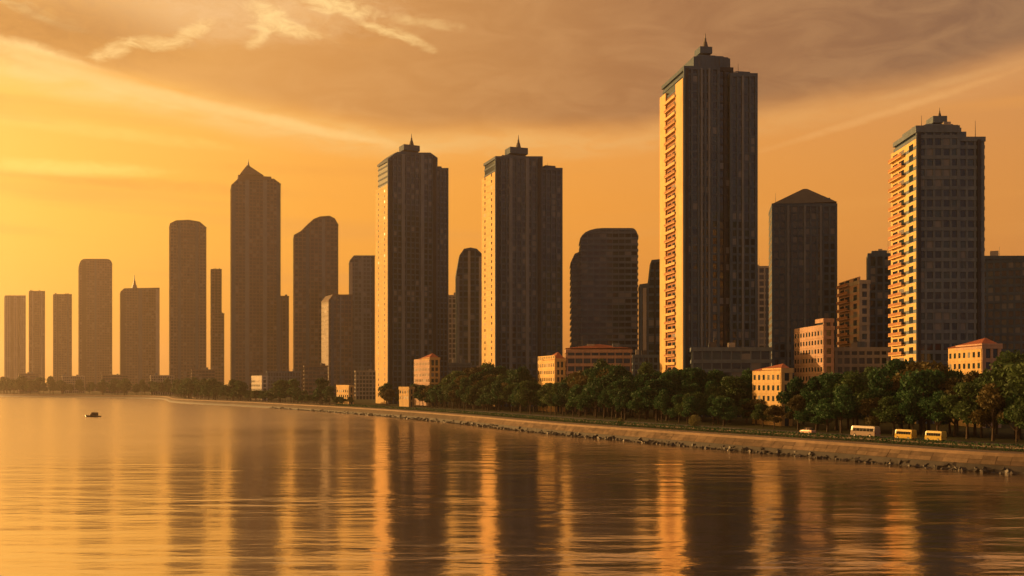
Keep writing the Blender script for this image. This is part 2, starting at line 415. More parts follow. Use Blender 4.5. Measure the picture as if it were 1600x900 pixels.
def building(name, label, cat, d, corner, vols, style='vertical', strip=None, D=24.0, wall=W_DARK, side=None, side_top=None,
             extras=(), single_windows=False, group=None, seed=0, base=GZ, side_kind='plain', side_bay=3.0, strips=()):
    rnd = random.Random(seed * 13 + int(corner))
    X, r = frame_for(d, strip, corner, D)
    root = empty(name, (X, d, base), r); tag(root, label, cat, group)
    c, sn = math.cos(r), math.sin(r); st = STYLES[style]
    def loc_x(px, y0=0.0):
        ox, oy = X - sn * y0, d + c * y0
        t = (px - 800) / F
        return (t * oy - ox) / (c - t * sn)
    def loc_z(px, py, y0=0.0):
        s = loc_x(px, y0); dep = d + c * y0 + s * sn
        return CAMH + (HOR - py) / F * dep - base
    n_single = [0]
    win = MB()
    def pane(pts4):
        """a glazed pane; slightly out of true so that reflections differ"""
        g = rnd.choices((0, 1, 2, 3), (5, 4, 1.6, 3))[0]
        p = [Vector(q) for q in pts4]; nrm = (p[1] - p[0]).cross(p[3] - p[0]).normalized()
        j = [nrm * rnd.uniform(-0.02, 0.02) for _ in range(4)]
        q = [a + b for a, b in zip(p, j)]
        if single_windows and n_single[0] < 300:
            n_single[0] += 1
            vs = q + [a - nrm * 0.06 for a in p]
            mesh_obj('window', vs, [(0, 1, 2, 3), (0, 4, 5, 1), (1, 5, 6, 2), (2, 6, 7, 3), (3, 7, 4, 0)], GLASS[g], root)
        else:
            win.add(q, [(0, 1, 2, 3)], g)
    for vi, vol in enumerate(vols):
        o = vol['o']; y0 = vol.get('y0', 0.0); y1 = vol.get('y1', D); wl_ = vol.get('wall', wall)
        pts = [(loc_x(px, y0), loc_z(px, py, y0)) for px, py in o]
        xl0, xr0 = pts[0][0], pts[-1][0]; zt = max(z for _, z in pts)
        H = lambda x: interp(pts, x)
        n = len(pts)
        vs = [(xl0, y0, -1.0), (xr0, y0, -1.0)] + [(x, y0, z) for x, z in reversed(pts)]
        m = len(vs); vs += [(x, y1, z) for x, _, z in vs]
        fs = [tuple(range(m)), tuple(range(2 * m - 1, m - 1, -1))] + [(k, k + m, (k + 1) % m + m, (k + 1) % m) for k in range(m)]
        mesh_obj('wall', vs, fs, CORE, root)
        # cap following the top outline
        e = 0.6; th = vol.get('cap', 1.5)
        cv = []; cf = []
        ex = [(pts[0][0] - e, pts[0][1])] + pts[1:-1] + [(pts[-1][0] + e, pts[-1][1])]
        for x, z in ex: cv += [(x, y0 - e, z - th * .6), (x, y0 - e, z + th * .4), (x, y1 + e, z + th * .4), (x, y1 + e, z - th * .6)]
        for k in range(len(ex) - 1):
            q = 4 * k
            for j in range(4): cf.append((q + j, q + 4 + j, q + 4 + (j + 1) % 4, q + (j + 1) % 4))
        cf += [(3, 2, 1, 0), tuple(4 * (len(ex) - 1) + j for j in range(4))]
        mesh_obj('roof_edge', cv, cf, wl_, root)
        # pilasters
        nb = max(1, round((xr0 - xl0) / st['bay'])); bw = (xr0 - xl0) / nb
        for k in range(nb + 1):
            x = xl0 + k * bw; top = H(min(max(x, xl0 + 0.05), xr0 - 0.05)) - th * 0.6
            w = st['pw'] * (1.35 if k in (0, nb) else 1.0)
            x = min(max(x, xl0 + w / 2 - st['pe']), xr0 - w / 2 + st['pe'])
            box('pilaster', x - w / 2, x + w / 2, y0 - st['pe'], y0 + 0.3, -1.0, top, wl_, root)
        # other visible sides
        for sx in ((-1, 1) if vi == 0 else (1,)):
            if sx < 0 and side: continue
            nd = max(1, round((y1 - y0) / (st['bay'] * 1.6)))
            ht = H(xl0 + .05 if sx < 0 else xr0 - .05) - th * .6
            for k in range(1, nd + 1):
                yy = y0 + (y1 - y0) * k / nd - (st['pw'] / 2 if k == nd else 0)
                xx = xl0 if sx < 0 else xr0
                box('pilaster', xx - (st['pe'] if sx < 0 else 0.3), xx + (0.3 if sx < 0 else st['pe']), yy - st['pw'] / 2, yy + st['pw'] / 2, -1.0, ht, wl_, root)
        # floors
        nf = max(1, int((zt - 2.0) / st['fh'])); fh = st['fh']
        lo_i, hi_i = 0, n - 1
        for k in range(1, nf + 1):
            z = k * fh
            xs = [xl0 + (xr0 - xl0) * t / 60 for t in range(61)]
            ok = [x for x in xs if H(x) > z + st['bh'] * 0.6]
            if len(ok) < 4: continue
            a, b = ok[0], ok[-1]
            box('floor_band', a - st['be'], b + st['be'], y0 - st['be'], y1 + st['be'], z - st['bh'] / 2, z + st['bh'] / 2, wl_, root)
            if base + z < 8 and d < 700: continue
            zt_ = z + fh - st['bh'] / 2; zb_ = z + st['bh'] / 2
            for q in range(nb):
                xa = xl0 + q * bw + st['pw'] / 2; xb = xl0 + (q + 1) * bw - st['pw'] / 2
                if min(H(xa), H(xb)) < zt_ + 0.6: continue
                pane([(xa, y0 - 0.09, zb_), (xb, y0 - 0.09, zb_), (xb, y0 - 0.09, zt_), (xa, y0 - 0.09, zt_)])
    if style == 'far' and not strips:
        P = [(loc_x(a), loc_z(a, b)) for a, b in vols[0]['o']]; y0 = vols[0].get('y0', 0.0); x0, x1 = P[0][0], P[-1][0]; lay = rnd.choice(((.16, .26, .74, .84), (.0, .10, .45, .55, .90, 1.0), (.30, .38, .62, .70), (.08, .20, .46, .52)))
        for fa, fb in zip(lay[::2], lay[1::2]):
            a, b = x0 + (x1 - x0) * fa, x0 + (x1 - x0) * fb
            box('facade_strip', a, b, y0 - .62, y0 + .2, -1.0, min(interp(P, a + .1), interp(P, b - .1)) - 1.6, rnd.choice((W_DARK, W_TAUPE, W_PALE, W_BLACK)), root)
    # full-height facade strips of another tone: (column left, column right, row of the top, material, proud)
    for a, b, pt, mt, pr in strips:
        box('facade_strip', loc_x(a), loc_x(b), -pr, 0.2, -1.0, loc_z(a, pt), mt, root)
    # the sunlit left face; on towers its paler colour paints sunlight in
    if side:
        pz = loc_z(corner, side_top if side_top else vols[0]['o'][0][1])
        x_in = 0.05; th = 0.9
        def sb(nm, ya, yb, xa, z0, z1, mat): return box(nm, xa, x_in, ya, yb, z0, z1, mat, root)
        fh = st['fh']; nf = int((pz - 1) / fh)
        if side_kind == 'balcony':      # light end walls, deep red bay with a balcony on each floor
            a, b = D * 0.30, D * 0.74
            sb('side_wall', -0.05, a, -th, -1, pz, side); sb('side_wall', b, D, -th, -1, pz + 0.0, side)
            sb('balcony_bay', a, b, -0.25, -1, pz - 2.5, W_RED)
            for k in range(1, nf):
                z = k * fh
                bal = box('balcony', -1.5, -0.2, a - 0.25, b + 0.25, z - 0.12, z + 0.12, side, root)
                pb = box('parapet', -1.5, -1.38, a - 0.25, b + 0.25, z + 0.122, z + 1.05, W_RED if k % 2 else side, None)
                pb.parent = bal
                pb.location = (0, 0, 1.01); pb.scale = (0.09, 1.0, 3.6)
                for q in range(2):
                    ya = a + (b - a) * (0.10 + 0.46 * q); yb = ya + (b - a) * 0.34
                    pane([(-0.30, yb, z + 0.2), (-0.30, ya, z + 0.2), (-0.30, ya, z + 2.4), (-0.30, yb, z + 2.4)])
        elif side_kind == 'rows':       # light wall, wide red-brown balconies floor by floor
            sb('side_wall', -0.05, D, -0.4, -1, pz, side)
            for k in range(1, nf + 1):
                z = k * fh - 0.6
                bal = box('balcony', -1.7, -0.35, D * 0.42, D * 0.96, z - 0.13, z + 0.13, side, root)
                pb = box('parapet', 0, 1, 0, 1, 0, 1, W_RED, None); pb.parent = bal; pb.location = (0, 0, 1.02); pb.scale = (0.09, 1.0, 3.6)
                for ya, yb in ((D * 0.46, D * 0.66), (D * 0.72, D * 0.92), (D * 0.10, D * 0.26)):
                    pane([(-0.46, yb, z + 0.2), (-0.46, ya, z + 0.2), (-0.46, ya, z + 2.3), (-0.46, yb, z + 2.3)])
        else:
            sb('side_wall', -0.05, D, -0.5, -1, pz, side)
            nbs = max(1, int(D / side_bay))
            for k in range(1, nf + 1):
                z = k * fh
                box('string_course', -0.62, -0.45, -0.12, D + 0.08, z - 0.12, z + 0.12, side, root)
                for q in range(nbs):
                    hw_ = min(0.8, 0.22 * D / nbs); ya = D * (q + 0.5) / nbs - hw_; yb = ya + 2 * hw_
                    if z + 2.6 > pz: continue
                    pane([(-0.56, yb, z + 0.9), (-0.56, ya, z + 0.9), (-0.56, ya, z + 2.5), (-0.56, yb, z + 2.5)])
    if win.v:
        wo = win.build('window_panes', GLASS, root); wo['kind'] = 'stuff'
    # things on the roof that belong to the building
    for ex in extras:
        k = ex[0]
        if k == 'spire':                # (px, py_tip, py_base, y)
            _, px, pt, pb, y = ex; x = loc_x(px, y); zb = loc_z(px, pb, y); zt = loc_z(px, pt, y); h = zt - zb
            mb = MB(); mb.tube((x, y, zb - 0.5), (x, y, zb + h * .35), h * .24, h * .13, 8); mb.tube((x, y, zb + h * .35), (x, y, zb + h * .62), h * .10, h * .07, 8)
            mb.tube((x, y, zb + h * .62), (x, y, zt), h * .045, h * .02, 6); mb.build('spire', STEEL, root)
        elif k == 'block':              # (pxl, pxr, py_top, py_bottom, y0, y1)
            _, a, b, pt, pb, y0, y1 = ex
            box('roof_block', loc_x(a, y0), loc_x(b, y0), y0, y1, loc_z(a, pb, y0) - 0.3, loc_z(a, pt, y0), wall, root)
        elif k == 'crown':              # stepped chamfered crown (pxl, pxr, py_top, py_bottom, y0, y1)
            _, a, b, pt, pb, y0, y1 = ex
            x0, x1 = loc_x(a, y0), loc_x(b, y0); z0, z1 = loc_z(a, pb, y0) - 0.3, loc_z(a, pt, y0)
            mb = MB(); prev = 0
            for (i0, za, i1, zb) in ((0.0, z0, 0.0, z0 + (z1 - z0) * .30), (0.07, z0 + (z1 - z0) * .30, .11, z0 + (z1 - z0) * .62), (0.17, z0 + (z1 - z0) * .62, .30, z1)):
                w_, d_ = x1 - x0, y1 - y0
                q = lambda i, z: [(x0 + w_ * i, y0 + d_ * i, z), (x1 - w_ * i, y0 + d_ * i, z), (x1 - w_ * i, y1 - d_ * i, z), (x0 + w_ * i, y1 - d_ * i, z)]
                mb.add(q(i0, za) + q(i1, zb), [(0, 1, 5, 4), (1, 2, 6, 5), (2, 3, 7, 6), (3, 0, 4, 7), (4, 5, 6, 7)])
            mb.build('crown', wall, root)
        elif k == 'hip':                # hipped roof (pxl, pxr, py_eaves, px_peak, py_peak, y0, y1, mat)
            _, a, b, pe, pk, pp, y0, y1, mt = ex
            x0, x1 = loc_x(a, y0), loc_x(b, y0); z0 = loc_z((a + b) / 2, pe, y0); ym = (y0 + y1) / 2; xm = loc_x(pk, ym); z1 = loc_z(pk, pp, ym)
            rw = (x1 - x0) * 0.03
            mesh_obj('roof', [(x0, y0, z0), (x1, y0, z0), (x1, y1, z0), (x0, y1, z0), (xm - rw, ym, z1), (xm + rw, ym, z1)],
                     [(0, 1, 5, 4), (1, 2, 5), (2, 3, 4, 5), (3, 0, 4), (3, 2, 1, 0)], mt, root)
    # plant rooms, tanks and aerials on the flat roofs
    for vi, vol in enumerate(vols):
        o = vol['o']; y0 = vol.get('y0', 0.0); y1 = vol.get('y1', D)
        if len(o) != 2: continue
        xa, xb = loc_x(o[0][0], y0), loc_x(o[1][0], y0); zt = loc_z(o[0][0], o[0][1], y0)
        if xb - xa < 6 or d < 350 and zt < 30: continue
        for k in range(2 + (xb - xa > 14)):
            w_ = rnd.uniform(1.6, 3.4); xx = rnd.uniform(xa + 1, xb - w_ - 1); yy = rnd.uniform(y0 + 1.0, y0 + (y1 - y0) * .5); hh = rnd.uniform(1.2, 2.8)
            box('plant_room', xx, xx + w_, yy, yy + rnd.uniform(1.5, 3.0), zt + 0.3, zt + 0.6 + hh, (W_PALE, W_GREY, STEEL)[k % 3], root)
        xx = rnd.uniform(xa + 1, xb - 1); mb = MB(); mb.tube((xx, y0 + 2, zt + .4), (xx, y0 + 2, zt + rnd.uniform(4, 7)), .12, .05, 5); mb.build('aerial', STEEL, root)
    BUILT.append((name, X, d, r, D))
    return root
def fl(a, b, t): return [(a, t), (b, t)]
def rounded(a, b, t, ra, rb, drop_a, drop_b, n=5):
    """top outline with rounded shoulders"""
    P = []
    for i in range(n + 1):
        q = math.pi / 2 * i / n; P.append((a + ra * (1 - math.cos(q)), t + drop_a * (1 - math.sin(q))))
    for i in range(n + 1):
        q = math.pi / 2 * (1 - i / n); P.append((b - rb * (1 - math.cos(q)), t + drop_b * (1 - math.sin(q))))
    return P

# --- the five landmark towers
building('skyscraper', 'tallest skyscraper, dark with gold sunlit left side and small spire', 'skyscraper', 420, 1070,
         [dict(o=fl(1070, 1122, 106), y0=0, y1=28), dict(o=fl(1121, 1143, 108), y0=1.8, y1=26, wall=W_BLACK), dict(o=fl(1142, 1181, 117), y0=0.4, y1=26)],  # middle recess: shade put into its blacker cladding colour
         'vertical', strip=1034, D=30, wall=W_DARK, side=W_CREAM_SUN, side_top=122, side_kind='balcony', single_windows=True, strips=[(1070.5, 1075, 107, W_BLACK, .75), (1094, 1097, 107, W_TAUPE, .8), (1106, 1109, 107, W_TAUPE, .8), (1159, 1162, 118, W_TAUPE, .3)], seed=1,
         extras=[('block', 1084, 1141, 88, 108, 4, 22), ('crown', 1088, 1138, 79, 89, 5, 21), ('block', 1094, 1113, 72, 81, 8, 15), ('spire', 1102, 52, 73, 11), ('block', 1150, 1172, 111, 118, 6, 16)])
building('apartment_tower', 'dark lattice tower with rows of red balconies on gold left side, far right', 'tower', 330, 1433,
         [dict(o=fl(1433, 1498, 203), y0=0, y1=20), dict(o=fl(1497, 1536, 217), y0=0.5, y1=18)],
         'grid', strip=1394, D=23, wall=W_GREY, side=W_CREAM_SUN, side_top=216, side_kind='rows', single_windows=True, strips=[(1433.5, 1438, 205, W_BLACK, .6), (1527, 1532, 218, W_BLACK, .3)], seed=2,
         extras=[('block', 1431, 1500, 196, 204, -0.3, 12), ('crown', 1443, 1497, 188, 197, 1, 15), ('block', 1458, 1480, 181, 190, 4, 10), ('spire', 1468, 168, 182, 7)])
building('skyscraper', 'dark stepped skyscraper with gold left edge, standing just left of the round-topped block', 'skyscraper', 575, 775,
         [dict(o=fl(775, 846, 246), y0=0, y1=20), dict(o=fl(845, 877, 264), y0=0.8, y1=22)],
         'vertical', strip=754, D=24, wall=W_DARK, side=W_CREAM_SUN, side_top=268, strips=[(775.5, 780, 247, W_BLACK, .75), (795, 800, 247, W_TAUPE, .75), (821, 826, 247, W_TAUPE, .75), (840, 845, 247, W_BLACK, .75)], seed=3, side_bay=9,
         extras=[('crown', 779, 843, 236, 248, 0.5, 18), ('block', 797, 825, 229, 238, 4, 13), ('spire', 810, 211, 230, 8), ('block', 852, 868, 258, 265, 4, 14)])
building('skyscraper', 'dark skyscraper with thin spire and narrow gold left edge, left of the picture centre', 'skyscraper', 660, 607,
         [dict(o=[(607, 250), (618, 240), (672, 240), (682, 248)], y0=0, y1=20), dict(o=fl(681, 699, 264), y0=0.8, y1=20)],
         'vertical', strip=588, D=24, wall=W_DARK, side=W_CREAM_SUN, side_top=288, strips=[(607.5, 612, 251, W_BLACK, .75), (627, 632, 241, W_TAUPE, .75), (657, 662, 241, W_TAUPE, .75), (676, 681, 248, W_BLACK, .75)], seed=4, side_bay=9,
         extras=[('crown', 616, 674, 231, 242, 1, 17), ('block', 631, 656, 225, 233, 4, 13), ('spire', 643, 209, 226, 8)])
building('skyscraper', 'brown hazy skyscraper with a slanted pointed roof cap', 'skyscraper', 1240, 362,
         [dict(o=[(362, 290), (372, 280), (428, 280), (438, 288)], y0=0, y1=34)],
         'far', strip=None, D=34, wall=W_BROWN, strips=[(362.5, 368, 291, W_DARK, .75), (383, 389, 281, W_TAUPE, .75), (411, 417, 281, W_TAUPE, .75), (432, 437.5, 289, W_DARK, .75)], seed=5,
         extras=[('block', 372, 424, 273, 281, 1.0, 26), ('hip', 375, 412, 273, 387, 258, 2.0, 18, W_BROWN), ('spire', 388, 249, 262, 9)])
# --- towers from the far left to the right
building('high_rise', 'pale hazy slab at the far left edge of the skyline', 'high-rise', 2050, 8, [dict(o=fl(8, 40, 462))], 'far', D=40, wall=W_PALE, seed=6)
building('high_rise', 'very slim hazy tower second from the left edge of the skyline', 'high-rise', 1950, 46, [dict(o=fl(46, 70, 455))], 'far', D=26, wall=W_BROWN, seed=7)
building('high_rise', 'slim flat-topped hazy tower left of the round-shouldered one', 'high-rise', 1900, 84, [dict(o=fl(84, 112, 460))], 'far', D=28, wall=W_BROWN, seed=8)
building('high_rise', 'hazy brown tower with round shoulders at the far left', 'high-rise', 1820, 124, [dict(o=rounded(124, 175, 405, 8, 8, 10, 8))], 'far', D=36, wall=W_BROWN, seed=9)
building('high_rise', 'broad flat-topped hazy block with a tiny mast', 'high-rise', 1700, 189,
         [dict(o=[(189, 456), (194, 451), (249, 450)])], 'far', D=40, wall=W_BROWN, seed=10, extras=[('spire', 210, 430, 453, 15)])
building('high_rise', 'brown tower with gently curved roof, left of the tower with slanted cap', 'high-rise', 1420, 266,
         [dict(o=[(266, 350), (275, 345), (295, 344), (312, 347), (322, 356)])], 'far', D=34, wall=W_BROWN, strips=[(278, 283, 346, W_DARK, .6), (305, 310, 348, W_DARK, .6)], seed=11)
building('high_rise', 'thin tower peeping between the curved-roof tower and the slant-capped skyscraper', 'high-rise', 1520, 330,
         [dict(o=fl(330, 346, 421), y0=4, y1=24), dict(o=fl(331, 350, 490), y0=0, y1=16)], 'far', D=24, wall=W_BROWN, seed=12)
building('high_rise', 'low narrow block hard against right side of the slant-capped skyscraper', 'high-rise', 1300, 437, [dict(o=fl(437, 451, 463))], 'far', D=20, wall=W_BROWN, seed=13)
building('high_rise', 'brown tower whose roof sweeps up in a curve to its right side', 'high-rise', 1140, 460,
         [dict(o=[(460, 368), (470, 362), (480, 352), (490, 343), (500, 339), (515, 338), (523, 342), (528, 352)])], 'far', D=30, wall=W_BROWN, strips=[(478, 483, 356, W_DARK, .6), (503, 508, 341, W_TAUPE, .6)], seed=14)
building('high_rise', 'short brown block in front of the swept-roof tower', 'high-rise', 1020, 514,
         [dict(o=[(514, 470), (520, 461), (550, 461)])], 'far', strip=503, D=24, wall=W_BROWN, side=W_PALE, seed=15)
building('high_rise', 'slim flat-roofed tower tucked left of the centre-left spired skyscraper', 'high-rise', 1080, 547,
         [dict(o=[(547, 408), (553, 400), (585, 400)])], 'far', D=26, wall=W_GREY, seed=16)
building('high_rise', 'narrow pale-edged block in the gap right of the centre-left spired skyscraper', 'high-rise', 900, 700, [dict(o=fl(700, 719, 462))], 'far', D=24, wall=W_PALE, seed=17)
building('high_rise', 'slim dark tower with rounded top between the two central spired skyscrapers', 'high-rise', 780, 714,
         [dict(o=[(714, 430), (718, 400), (725, 390), (735, 388), (745, 390), (752, 398)])], 'far', D=24, wall=W_DARK, seed=18)
building('office_block', 'broad office block with big rounded roof, left of the tallest skyscraper', 'office block', 620, 908,
         [dict(o=rounded(908, 996, 358, 34, 9, 16, 12), y0=0, y1=28), dict(o=[(893, 412), (898, 398), (911, 392)], y0=2.0, y1=26)], 'bands', strip=None, D=28, wall=W_GREY, seed=19)
building('high_rise', 'dark stepped block directly behind the left edge of the tallest skyscraper', 'high-rise', 560, 1001,
         [dict(o=[(1001, 446), (1014, 444), (1018, 408), (1046, 405)])], 'far', D=22, wall=W_DARK, seed=20)
building('high_rise', 'hazy slab in the gap right of the tallest skyscraper', 'high-rise', 700, 1176, [dict(o=fl(1176, 1204, 417))], 'far', strip=1172, D=24, wall=W_PALE, side=W_PALE, seed=21)
building('office_tower', 'dark office tower with a low hipped roof, right of the tallest skyscraper', 'office tower', 470, 1208,
         [dict(o=fl(1208, 1306, 320), y0=0, y1=26)], 'vertical', strip=1203, D=26, wall=W_DARK, side=W_GREY, single_windows=True, strips=[(1230, 1233, 321, W_TAUPE, .75), (1256, 1259, 321, W_TAUPE, .75), (1281, 1284, 321, W_TAUPE, .75)], seed=22,
         extras=[('hip', 1206, 1308, 317, 1258, 295, -0.7, 26, ROOF_GREY)])
building('apartment_block', 'pink and cream apartment block with balconies, right of the hip-roofed office tower', 'apartment block', 400, 1344,
         [dict(o=fl(1344, 1357, 440), y0=0, y1=16)], 'grid', strip=1312, D=26, wall=W_PALE, side=W_PINK, side_top=432, side_kind='rows', seed=23)
building('high_rise', 'slim dark tower close to the left of the red-balconied tower', 'high-rise', 440, 1358, [dict(o=fl(1358, 1392, 398))], 'vertical', D=16, wall=W_DARK, seed=24,
         extras=[('block', 1362, 1386, 392, 399, 2, 10)])
building('high_rise', 'dark slab at the right edge behind the red-balconied tower', 'high-rise', 420, 1532, [dict(o=fl(1532, 1650, 402))], 'grid', D=20, wall=W_DARK, seed=25)
# --- low buildings along the bank
building('apartment_block', 'sunlit pink-orange stepped block below the hip-roofed office tower', 'apartment block', 372, 1288,
         [dict(o=fl(1288, 1301, 512), y0=0, y1=18), dict(o=fl(1288, 1300, 500), y0=3, y1=10)], 'grid', strip=1243, D=30, wall=W_PINK, side=W_PINK, side_top=507, seed=30)
building('villa', 'yellow ochre villa with orange tiled roof among trees right of the tallest skyscraper', 'villa', 312, 1222,
         [dict(o=fl(1222, 1236, 578), y0=0, y1=12)], 'grid', strip=1178, D=20, wall=W_OCHRE, side=W_OCHRE, seed=31,
         extras=[('hip', 1219, 1238, 578, 1224, 568, -0.6, 20, ROOF_RED)])
building('villa', 'cream villa with red windows in front of the stepped skyscraper base', 'villa', 468, 868,
         [dict(o=fl(868, 882, 562), y0=0, y1=14)], 'grid', strip=842, D=24, wall=W_CREAM_SUN, side=W_CREAM_SUN, side_top=555, seed=32,
         extras=[('hip', 866, 884, 562, 872, 550, -0.6, 17, ROOF_RED)])
building('house', 'orange rendered house before the centre-left spired skyscraper', 'house', 600, 672,
         [dict(o=fl(672, 686, 560), y0=0, y1=14)], 'grid', strip=648, D=30, wall=W_OCHRE, side=W_PINK, seed=33, extras=[('hip', 670, 688, 560, 676, 552, -0.6, 20, ROOF_RED)])
building('house', 'orange house with red tiled roof at the foot of the red-balconied tower', 'house', 300, 1536,
         [dict(o=fl(1536, 1562, 540), y0=0, y1=16)], 'grid', strip=1484, D=22, wall=W_PINK, side=W_OCHRE, seed=34, extras=[('hip', 1532, 1566, 540, 1540, 528, -0.7, 22, ROOF_RED)])
building('podium_building', 'long low grey hall at the foot of the tallest skyscraper', 'hall', 398, 1082, [dict(o=fl(1082, 1204, 545))], 'bands', D=12, wall=W_GREY, seed=35)
building('podium_building', 'long low reddish hall below the round-topped office block', 'hall', 470, 886, [dict(o=fl(886, 986, 548))], 'bands', D=14, wall=W_PINK, seed=36,
         extras=[('hip', 884, 988, 544, 935, 538, -0.7, 14, ROOF_RED)])
building('pavilion', 'small pale pavilion below the slant-capped skyscraper', 'pavilion', 800, 410, [dict(o=fl(410, 417, 588))], 'grid', strip=394, D=24, wall=W_WHITE, side=W_WHITE, seed=37)
building('pavilion', 'small cream pavilion on the bank left of the centre-left spired skyscraper', 'pavilion', 650, 546, [dict(o=fl(546, 552, 603))], 'grid', strip=527, D=20, wall=W_CREAM_SUN, side=W_CREAM_SUN, seed=38)
building('pavilion', 'small yellow pavilion on the bank below the centre-left spired skyscraper', 'pavilion', 575, 640, [dict(o=fl(640, 646, 606))], 'grid', strip=625, D=14, wall=W_OCHRE, side=W_OCHRE, seed=39)
building('apartment_block', 'low mottled grey flats below the pink apartment block', 'apartment block', 385, 1306, [dict(o=fl(1306, 1388, 545))], 'grid', D=12, wall=W_PALE, seed=40)

# --- low town at the feet of the towers
for k, (pa, pb, pt, d, wm, where) in enumerate((
        (30, 60, 584, 1500, W_BROWN, 'between the far left slabs'), (98, 132, 588, 1450, W_PALE, 'before the round-shouldered tower'), (160, 200, 586, 1420, W_BROWN, 'before the low block with tiny mast'),
        (236, 272, 587, 1250, W_PALE, 'left of the curved-roof tower foot'), (300, 336, 578, 1200, W_BROWN, 'at the curved-roof tower foot'), (418, 470, 581, 1000, W_GREY, 'between the slant-capped and swept-roof towers'),
        (476, 512, 572, 960, W_BROWN, 'at the foot of the swept-roof tower'), (556, 592, 580, 860, W_PALE, 'left of the centre-left spired skyscraper foot'), (690, 736, 568, 720, W_GREY, 'right of the centre-left spired skyscraper foot'),
        (738, 764, 576, 640, W_PINK, 'left of the stepped central skyscraper foot'), (880, 912, 560, 585, W_PALE, 'right of the stepped central skyscraper foot'), (990, 1036, 556, 520, W_GREY, 'left of the tallest skyscraper foot'))):
    building('low_block', 'low ' + {'cladding_grey': 'grey', 'cladding_brown': 'brown', 'concrete_pale': 'pale', 'render_pink': 'pink'}[wm.name] + ' block of flats ' + where, 'apartment block', d, pa,
             [dict(o=fl(pa, pb, pt))], 'grid' if k % 2 else 'bands', D=16, wall=wm, seed=60 + k)

# ------------------------------------------------------------------ trees
def leaf_mat(name, a, b):
    m = bpy.data.materials.new(name); m.use_nodes = True; w = NT(m.node_tree); bs = w.n['Principled BSDF']
    geo = w.node('ShaderNodeNewGeometry'); oi = w.node('ShaderNodeObjectInfo')
    n = w.noise(geo.outputs['Position'], 0.5, 3.0)
    k = w.m('ADD', w.m('MULTIPLY', n, 0.6), w.m('MULTIPLY', oi.outputs['Random'], 0.4))
    col = w.mix(w.step(k, 0.25, 0.8), a + (1,), b + (1,)); w.l.new(col, bs.inputs['Base Color'])
    bs.inputs['Roughness'].default_value = 0.65; bs.inputs['Specular IOR Level'].default_value = 0.2
    tr = w.node('ShaderNodeBsdfTranslucent'); w.l.new(col, tr.inputs[0])
    mx = w.node('ShaderNodeMixShader'); mx.inputs[0].default_value = 0.25
    w.l.new(bs.outputs[0], mx.inputs[1]); w.l.new(tr.outputs[0], mx.inputs[2]); w.l.new(mx.outputs[0], w.n['Material Output'].inputs[0])
    return m
LEAF = [leaf_mat('leaves_deep', (0.018, 0.062, 0.022), (0.050, 0.125, 0.042)), leaf_mat('leaves_olive', (0.034, 0.070, 0.020), (0.080, 0.130, 0.040))]
BARK = wall_mat('bark', (0.09, 0.065, 0.045), 0.9, 0.3, 0.2)
def tree_mesh(seed, leaves, size, lm):
    """unit tree: total height 10 m, trunk foot at the origin"""
    rnd = random.Random(seed); tr = MB(); cr = MB()
    hb = rnd.uniform(2.0, 3.0); tr.tube((0, 0, -0.3), (0.1, 0, hb), 0.26, 0.18, 7)
    blobs = []
    nl = rnd.randint(6, 8)
    for i in range(nl):
        a = 2 * math.pi * i / nl + rnd.uniform(-.4, .4); rr = rnd.uniform(1.3, 2.9); zz = rnd.uniform(3.6, 7.2)
        e = (rr * math.cos(a), rr * math.sin(a), zz); tr.tube((0.1, 0, hb - 0.2), e, 0.12, 0.04, 5)
        blobs.append((Vector(e), rnd.uniform(1.1, 1.9)))
    tr.tube((0.1, 0, hb), (0.2, 0.1, 7.5), 0.17, 0.05, 6)
    for i in range(rnd.randint(5, 7)):
        blobs.append((Vector((rnd.uniform(-1.5, 1.5), rnd.uniform(-1.5, 1.5), rnd.uniform(6.0, 8.9))), rnd.uniform(0.9, 1.7)))
    blobs.append((Vector((rnd.uniform(-.5, .5), rnd.uniform(-.5, .5), 8.8)), 1.15))
    for i in range(leaves):
        c, r = rnd.choice(blobs)
        d = Vector((rnd.gauss(0, 1), rnd.gauss(0, 1), rnd.gauss(0, 1))).normalized()
        p = c + Vector((d.x * 1.15, d.y * 1.15, d.z * 0.85)) * r * (rnd.random() ** 0.33) * rnd.uniform(0.85, 1.12)
        if p.z < 1.9: continue
        u = Vector((rnd.gauss(0, 1), rnd.gauss(0, 1), rnd.gauss(0, 0.7))).normalized(); w = u.orthogonal().normalized()
        q = rnd.uniform(0, 6.28); w2 = u.cross(w); a = (w * math.cos(q) + w2 * math.sin(q)); b = u.cross(a)
        s = size * rnd.uniform(0.6, 1.3)
        cr.add([p - a * s, p + b * s * .55, p + a * s, p - b * s * .55], [(0, 1, 2, 3)])
    tm = bpy.data.meshes.new('trunk'); tm.from_pydata(tr.v, [], tr.f); tm.materials.append(BARK)
    cm = bpy.data.meshes.new('crown'); cm.from_pydata(cr.v, [], cr.f); cm.materials.append(lm)
    return tm, cm
LEAF.append(leaf_mat('leaves_bronze', (0.055, 0.048, 0.014), (0.12, 0.095, 0.028)))
NEAR = [tree_mesh(s, 4200, 0.30, LEAF[(0, 0, 1, 0, 2, 0, 1, 0)[s]]) for s in range(8)]
FAR = [tree_mesh(20 + s, 1500, 0.48, LEAF[s % 3 == 2]) for s in range(4)]
def tree(x, y, h, label, group, rnd, far):
    tm, cm = rnd.choice(FAR if far else NEAR)
    k = h / 9.8; wd = k * rnd.uniform(0.72, 1.25) if h > 9 else k * rnd.uniform(1.1, 1.5)
    o = empty('tree', (x, y, GZ), rnd.uniform(0, 6.28)); o.scale = (wd, wd, k); tag(o, label, 'tree', group)
    link(bpy.data.objects.new('trunk', tm), o); link(bpy.data.objects.new('crown', cm), o)
